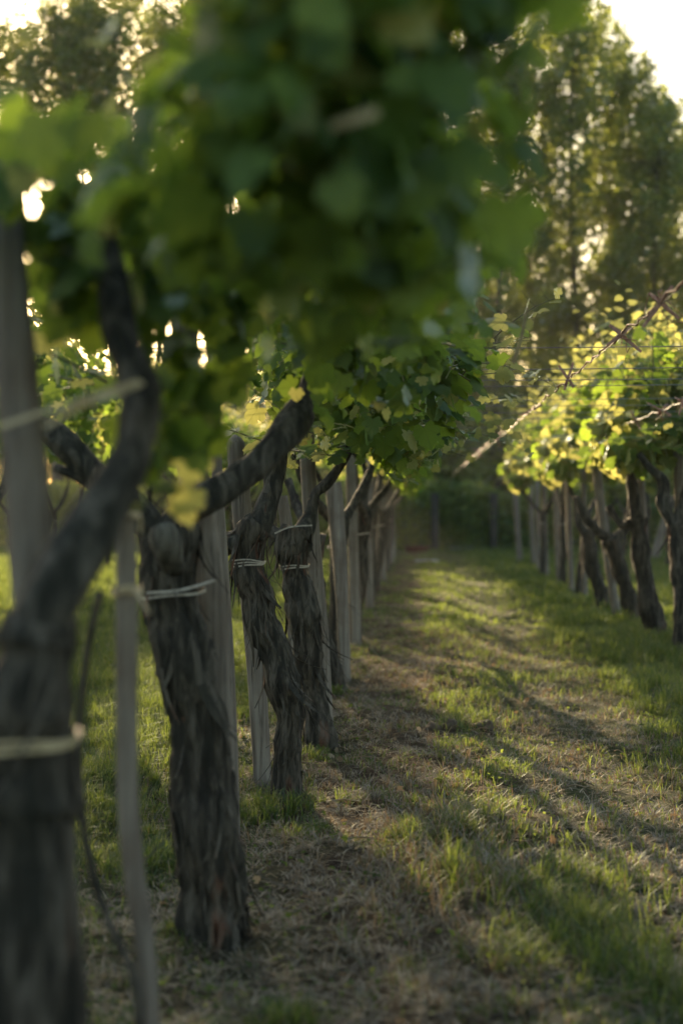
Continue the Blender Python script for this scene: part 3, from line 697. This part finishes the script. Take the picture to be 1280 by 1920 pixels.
for k, (px, Y, w) in enumerate(((690, 17.3, 8), (704, 21.5, 7), (713, 24.0, 8), (722, 27.5, 7), (729, 31.0, 7), (733, 34.0, 6))):
    yb = 950+1.25*2667/Y
    post('vineyard_post', f'pale far post, {("first","second","third","fourth","fifth","sixth")[k]} of the bunch closing the left row', [(px-2, 840, Y, w), (px, 960, Y, w), (px+3, yb, Y, w)], 10+k, 8, group=G1)
G2 = 'wooden posts of the right row'
for k, (x0, y0, x1, Y, w, d) in enumerate(((962, 905, 976, 31.5, 6.5, 'thick pale leftmost post'), (992, 905, 1001, 30.5, 5, 'dim post second from the left'), (1006, 900, 1008, 27.5, 4.5, 'thin post third from the left'),
        (1017, 890, 1025, 25.0, 5.5, 'straight pale post fourth from the left'), (1040, 900, 1049, 23.0, 7, 'dark post fifth from the left'), (1063, 930, 1072, 20.5, 6.5, 'pale upright post sixth from the left'),
        (1093, 900, 1097, 19.0, 6, 'brown short post seventh from the left'), (1110, 880, 1160, 16.2, 10, 'broad post leaning right above the forked vine'), (1196, 880, 1222, 14.2, 8, 'slim post hugging the tall dark vine'),
        (1272, 900, 1282, 12.6, 13, 'pale post at the right picture edge'))):
    yb = 950+1.25*2667/Y
    w *= .85; post('vineyard_post', f'{d} of the right row', [(x0, y0-60, Y, w), ((x0+x1)/2, (y0+yb)/2, Y, w), (x1, yb, Y, w)], 30+k, 8, group=G2)
for k, (x0, x1, Y) in enumerate(((1262, 1222, 33), (1290, 1250, 31))):
    post('vineyard_post', ('pale post slanting left beyond the right row', 'second slanting pale post, close to the right edge')[k], [(x0, 930, Y, 8), ((x0+x1)/2, 990, Y, 8), (x1, 950+1.25*2667/Y, Y, 8)], 50+k, 8, group='slanting posts beyond the right row')
# thin hanging shoot beside the first stake
A = Acc(); q = [P(188, 1110, 2.7, 8), P(168, 1200, 2.7, 7), P(152, 1330, 2.7, 7), P(150, 1480, 2.7, 7), P(170, 1620, 2.7, 8), P(205, 1730, 2.7, 8), P(250, 1830, 2.7, 8), P(262, 1960, 2.7, 8), P(268, 2150, 2.7, 8)]
o = (q[-1][0], q[-1][1], gzf(q[-1][0], q[-1][1])); Q = catmull(local(q, o), 8); Q[-1, 2] = -.02
tube(A, Q[:, :3], Q[:, 3], 8, 0, lambda s, a: 1+.2*noise.noise(Vector((a, s*20, 0))))
tag(A.obj('dead_sucker', M['limb'], origin=o), 'thin dark bowed vine sucker left of the blurred stake', 'branch')

# ------------------------------------------------------------------ wires
def wire_obj(label, pts, r=.0016, group=None, sag=.01):
    pts = np.array(pts, float); o = pts[0].copy(); n = 24; Q = []
    for i in range(n+1):
        u = i/n; p = pts[0]*(1-u)+pts[-1]*u; Q.append(p-o-np.array([0, 0, sag*4*u*(1-u)]))
    A = Acc(); tube(A, Q, r, 5); return tag(A.obj('trellis_wire', M['wire'], origin=o), label, 'wire', group)
names = ['nearest', 'second', 'third', 'fourth', 'fifth', 'sixth', 'seventh', 'eighth', 'ninth', 'tenth', 'eleventh', 'twelfth']
for k, y in enumerate((646, 686, 704, 719, 750, 760, 771, 782, 797, 812, 828, 841)):
    Y = .70*2667/(950-y)
    wire_obj(f'thin grey wire spanning the aisle, {names[k]} from the camera', [(-1.3, Y+.1, 1.95), (3.0, Y-.02, 1.955+.01*math.sin(k*2))], .0024, 'wires spanning the aisle between the rows', .015+.01*math.sin(k))
wire_obj('long wire running down the middle of the aisle under the dried cane', [(.82, 2.6, 1.93), (.82, 40, 1.98)], .0016, None, .02)
wire_obj('long wire running through the right row leaves', [(2.25, 9, 1.98), (2.25, 40, 1.98)], .0016, None, .02)
wire_obj('low wire running along the left row at trunk head height', [(-.50, 2.0, 1.62), (-.58, 36, 1.62)], .0016, None, .01)

# dried canes tied along the wires, with crossed raffia ends
def dried_cane(label, X, y0, y1, z0, r, tiesY, mat, seed):
    rr = random.Random(seed); n = int((y1-y0)/.12); o = np.array([X, y0, z0])
    C = [np.array([X+rr.gauss(0, .006), y0+(y1-y0)*i/n, z0+.015+rr.gauss(0, .006)])-o for i in range(n+1)]
    t = thing('dried_cane', label, 'dried cane', tuple(o)); A = Acc()
    tube(A, C, r, 7, 0, lambda s, a: 1+.5*math.exp(-((s % .17)/.012)**2)+.15*noise.noise(Vector((a, s*9, seed))))
    A.obj('stem', M[mat], t)
    for y in tiesY:
        for k in range(2):
            A = Acc(); c = np.array([X, y+.03*k, z0+.015])-o; a = rr.uniform(.3, 1.2)*(1 if k else -1)
            L = rr.uniform(.07, .12); d = np.array([math.sin(a), .2*rr.gauss(0, 1), math.cos(a)*(1 if rr.random() < .5 else -1)])
            ribbon(A, [c-d*L*.6, c-d*L*.2+[0, 0, .004], c+d*L*.3, c+d*L], [.012, .016, .016, .010], (0, -1, .3), 0, .003); A.obj('tie', M['cane'], t)
        A = Acc()
        c = np.array([X, y, z0+.015])-o
        tube(A, catmull([c+np.array([rr.gauss(0, .03), rr.gauss(0, .05), rr.gauss(-.02, .035)]) for k in range(9)], 4), .0018, 4, cap=False)
        A.obj('tendril', M['cane'], t)
    return t
dried_cane('reddish dried cane with crossed straw ties along the middle wire', .82, 3.6, 12.5, 1.92, .0046, (4.8, 5.7, 7.7, 10.2), 'cane', 5)
dried_cane('distant dried cane continuing along the middle wire into the blur', .82, 12.7, 24, 1.95, .0042, (14.5, 18.6), 'cane', 6)
dried_cane('pale silvery cane tied through the front of the right row leaves', 1.78, 9.2, 15.5, 1.93, .006, (9.6, 10.4, 11.6, 12.6, 13.9), 'oldtie', 7)
# loose straw ties caught in the nearest leaves
for k, (lab, a, b, c, w) in enumerate((('blurred pale straw tie across the nearest leaves', (620, 238, 1.62), (660, 226, 1.6), (708, 210, 1.6), .012), ('thin straw tie dangling right of the leaf mass', (988, 575, 4.2), (980, 620, 4.2), (962, 682, 4.2), .010))):
    p = [np.array(at(*q)) for q in (a, b, c)]; o = p[0].copy(); A = Acc(); ribbon(A, [x-o for x in p], w, (0, -1, .2), 0, .003)
    tag(A.obj('straw_tie', M['strawtie'], origin=o), lab, 'tie', 'loose straw ties')

# ------------------------------------------------------------------ clods, tub, pale scraps
for lab, px, py, w, h in (('dark crumbly clod of soil, left one of two in the aisle', 812, 1372, .05, .035), ('larger dark soil clod beside a grass tuft in the aisle', 908, 1368, .055, .05), ('low broad clod between the two dark lumps', 846, 1370, .06, .04)):
    Y = 1.25*2667/(py-950); c = at(px, py, Y); A = Acc(); vs, fs = [], []
    for i in range(9):
        for j in range(14):
            th, ph = math.pi*i/8, 2*math.pi*j/14; d = Vector((math.sin(th)*math.cos(ph), math.sin(th)*math.sin(ph), math.cos(th)))
            f = 1+.45*noise.noise(d*1.8+Vector((px, 0, 0)))+.2*noise.noise(d*5); vs.append((d.x*w*f, d.y*w*f, d.z*h*f))
    for i in range(8):
        for j in range(14):
            p, q = i*14+j, i*14+(j+1) % 14; fs += [(p, p+14, q+14), (p, q+14, q)]
    A.add(vs, fs); tag(A.obj('soil_clod', M['clod'], origin=(c.x, Y, gzf(c.x, Y)+h*.35)), lab, 'clod', 'clods of soil in the aisle')
c = at(782, 1022, 39); A = Acc()
t = thing('plastic_tub', 'low red tub on the grass in front of the far hedge', 'tub', (c.x, 39, 0))
prof = [(.30, 0), (.40, .03), (.44, .22), (.47, .24), (.45, .25), (.41, .23), (.38, .06), (0, .05)]
vs = [(r*math.cos(a), .7*r*math.sin(a), z) for r, z in prof for a in np.arange(20)*math.pi/10]; fs = []
for i in range(len(prof)-1):
    for j in range(20):
        p, q = i*20+j, i*20+(j+1) % 20; fs += [(p, q, q+20), (p, q+20, p+20)]
A.add(vs, fs); A.obj('bowl', M['red'], t)
for s in (-1, 1):
    A = Acc(); t.scale = (.8, .8, .7); tube(A, [(s*.45, -.08, .22), (s*.52, -.05, .24), (s*.52, .05, .24), (s*.45, .08, .22)], .012, 6); A.obj('handle', M['red'], t)
for lab, px, py, w in (('pale scrap lying on the grass at mid aisle', 800, 1060, .35), ('long pale scrap at the foot of the far hedge', 868, 1030, .5), ('pale scrap by the leftmost right row post', 932, 1028, .28)):
    Y = 1.25*2667/(py-950); c = at(px, py, Y); A = Acc(); n = 9; vs, fs = [], []
    for z0 in (.0, .012):
        for i in range(n):
            for j in range(n):
                u, v = i/(n-1)-.5, j/(n-1)-.5; vs.append((u*w*1.3*(1+.2*math.sin(7*v)), v*w*(1+.2*math.sin(5*u)), z0+.05+.05*noise.noise(Vector((u*4+px, v*4, 0)))))
    for k in range(2):
        for i in range(n-1):
            for j in range(n-1):
                a = k*n*n+i*n+j; fs += [(a, a+n, a+n+1), (a, a+n+1, a+1)]
    A.add(vs, fs); tag(A.obj('crumpled_sheet', M['pale'], origin=(c.x, Y, gzf(c.x, Y))), lab, 'scrap', 'pale scraps on the grass')

# ------------------------------------------------------------------ far hedge
def leafcloud(A, n, seed, fn, size, mat=0):
    r = np.random.default_rng(seed); pos, d = fn(r, n); m = len(pos)
    nrm = d+np.array([0, 0, .35])+.7*r.normal(size=(m, 3)); tip = r.normal(size=(m, 3))+np.array([0, 0, -.5])
    add_leaves(A, pos, nrm, tip, r.uniform(*size, m), mat, (LT2, LF2, LT2))
def hedge_seg(seed, w=4.2, h=2.0):
    A = Acc()
    def fn(r, n):
        x = r.uniform(-w/2, w/2, n); z = h*r.random(n)**.8; y = r.normal(0, .28, n)*(1.1-.3*z/h)
        zmax = h*(.93+.1*np.sin(x*2.1+seed)); k = z < zmax; x, y, z = x[k], y[k], z[k]
        return np.column_stack([x, y, z]), np.column_stack([0*x, -np.ones(len(x))*.8, .2+0*x])
    leafcloud(A, 5200, seed, fn, (.08, .17)); return A.mesh('hedge', [M['tree']])
HM = [hedge_seg(401), hedge_seg(402)]
for k in range(9):
    x = -17+k*4.1
    o = bpy.data.objects.new('hedge', HM[k % 2]); S.collection.objects.link(o); o.location = (x, 42+.3*math.sin(k*2), 0)
    tag(o, 'dark leafy hedge section closing the far end of the aisle' if k in (3, 4) else 'dark leafy hedge section at the far end, behind the vine rows', 'hedge', 'hedge sections across the far end')
for k, px in enumerate((815, 925)):
    hp = post('hedge_post', ('dark grey post in the hedge, left of the two', 'dark grey post in the hedge, right of the two')[k], [(px, 925, 41.3, 8), (px, 980, 41.3, 8), (px, 1030, 41.3, 8)], 70+k, 8, group='posts in the far hedge'); hp.data.materials[0] = M['limb']

# ------------------------------------------------------------------ trees
def tree_meshes(seed, H, W, n=15000, u0=.06):
    r = random.Random(seed); A = Acc()
    tr = [(0, 0, -.3, .26), (0, 0, .4, .22), (r.gauss(0, .2), r.gauss(0, .2), H*.3, .13), (r.gauss(0, .3), r.gauss(0, .3), H*.6, .07), (r.gauss(0, .2), r.gauss(0, .2), H*.93, .02)]
    Q = catmull(tr, 10); tube(A, Q[:, :3], Q[:, 3], 8, 0, lambda s, a: 1+.1*math.sin(3*a+s))
    cl = []
    nb = 64
    for i in range(nb):
        u = u0+(.96-u0)*(i/nb); p = Q[int(u*(len(Q)-1)), :3]; a = i*2.4+r.gauss(0, .3)
        env = W*(math.sin(math.pi*min(1, .18+.82*u))**.55)*(.75+.4*r.random())*(1.05-.25*u); L = env
        e = p+np.array([math.cos(a)*L, math.sin(a)*L, L*r.uniform(.7, 1.3)]); m_ = (p+e)/2+np.array([math.cos(a), math.sin(a), -.2])*L*.1
        e[2] = min(e[2], H*1.02)
        tube(A, catmull([p, m_, e], 4), np.linspace(.055, .012, 9)*(1.2-u), 5, 0, cap=False)
        for q in (m_, (m_+e)/2, e, e+np.array([0, 0, .4]), p*.5+m_*.5): cl.append(np.array(q)+np.array([r.gauss(0, .3), r.gauss(0, .3), r.gauss(0, .3)]))
    cl = np.array(cl); C = Acc()
    rad = np.array([r.uniform(.28, .8) for _ in cl])
    def fn(g, n):
        k = g.choice(len(cl), n, p=rad**2/np.sum(rad**2)); d = unit(g.normal(size=(n, 3)))
        return cl[k]+d*rad[k][:, None]*np.array([.85, .85, 1.15])*g.random((n, 1))**.5, d
    leafcloud(C, n, seed, fn, (.08, .19))
    return A.mesh('trunk', [M['treebark']]), C.mesh('crown', [M['tree']])
TM = [tree_meshes(501, 17, 2.5, 28000), tree_meshes(502, 19, 2.7, 31000), tree_meshes(503, 15, 2.9, 29000), tree_meshes(504, 11, 2.8, 26000), tree_meshes(505, 23, 2.7, 10000, .755)]  # last mesh has its crown lifted so the low sun passes beneath
def tree(x, y, k, s, rz, label, group='trees closing the far end'):
    t = thing('tree', label, 'tree', (x, y, 0), rz, group); t.scale = (1, 1, s)
    for nm, me in (('trunk', TM[k][0]), ('crown', TM[k][1])):
        o = bpy.data.objects.new(nm, me); S.collection.objects.link(o); o.parent = t
# px of the trunk, Y, mesh, height scale
spots = [(-130, 50, 4, .98), (-50, 52, 4, 1.0), (30, 54, 4, .97), (100, 50, 4, .95), (165, 53, 4, 1.0), (235, 51, 4, .98), (300, 54, 4, 1.0), (375, 52, 4, 1.0), (450, 50, 4, 1.02), (530, 53, 1, 1.08), (610, 50, 1, 1.1), (690, 53, 0, 1.2),
         (770, 50, 1, 1.1), (850, 52, 1, 1.1), (930, 49, 1, 1.12), (1000, 52, 1, 1.12), (1078, 50, 1, 1.15), (1120, 53, 1, 1.15), (1165, 51, 0, 1.13), (1235, 49, 2, 1.06), (1300, 54, 2, 1.2), (1370, 50, 0, 1.0),
         (-140, 57, 3, .62), (-20, 60, 3, .65), (60, 56, 3, .6), (140, 59, 3, .6), (215, 57, 3, .6), (350, 60, 3, .62), (300, 56, 3, .68), (420, 58, 3, .7), (560, 60, 0, .7), (730, 60, 0, .7), (900, 60, 3, .8), (980, 58, 3, .6), (1050, 56, 3, .7), (1130, 58, 3, .6), (1200, 57, 3, .6), (1260, 60, 3, .65), (1340, 57, 3, .6)]
for k, (px, Y, m, s) in enumerate(spots):
    x = at(px, 950, Y).x
    if px > 1040 and Y < 55:
        lab = {1078: 'tall thin-leaved tree with bright gaps, just right of the near leaf mass', 1120: 'tallest tree beside the open sky at the upper right', 1165: 'slimmer tree just left of the open corner of sky', 1235: 'lower yellow-lit tree under the open corner of sky', 1300: 'tree at the upper right edge with yellowish crown', 1370: 'tree crown mostly cut off by the right edge'}[px]
    else: lab = 'tree behind the blurred leaves at the upper left, crown raised to let the sun under' if m == 4 else ('low bushy tree filling in behind the tall belt' if m == 3 else 'tall leafy tree in the backlit belt behind the hedge')
    tree(x, Y, m, s, k*1.7, lab)

# ------------------------------------------------------------------ evening air between the rows and the trees
x0, x1, y0, y1, z0, z1 = -60, 60, -6, 75, -1, 26
A = Acc(); A.add([(x, y, z) for z in (z0, z1) for x, y in ((x0, y0), (x1, y0), (x1, y1), (x0, y1))],
    [(0, 2, 1), (0, 3, 2), (4, 5, 6), (4, 6, 7), (0, 1, 5), (0, 5, 4), (1, 2, 6), (1, 6, 5), (2, 3, 7), (2, 7, 6), (3, 0, 4), (3, 4, 7)], smooth=False)
hm, nt, out = newmat('evening_air'); pv = nt.nodes.new('ShaderNodeVolumePrincipled')
pv.inputs['Color'].default_value = (.95, .95, .93, 1); pv.inputs['Density'].default_value = .0004; pv.inputs['Anisotropy'].default_value = .45
nt.links.new(pv.outputs[0], out.inputs['Volume'])
tag(A.obj('haze', hm), 'thin warm evening haze over the vineyard', 'haze', kind='stuff')
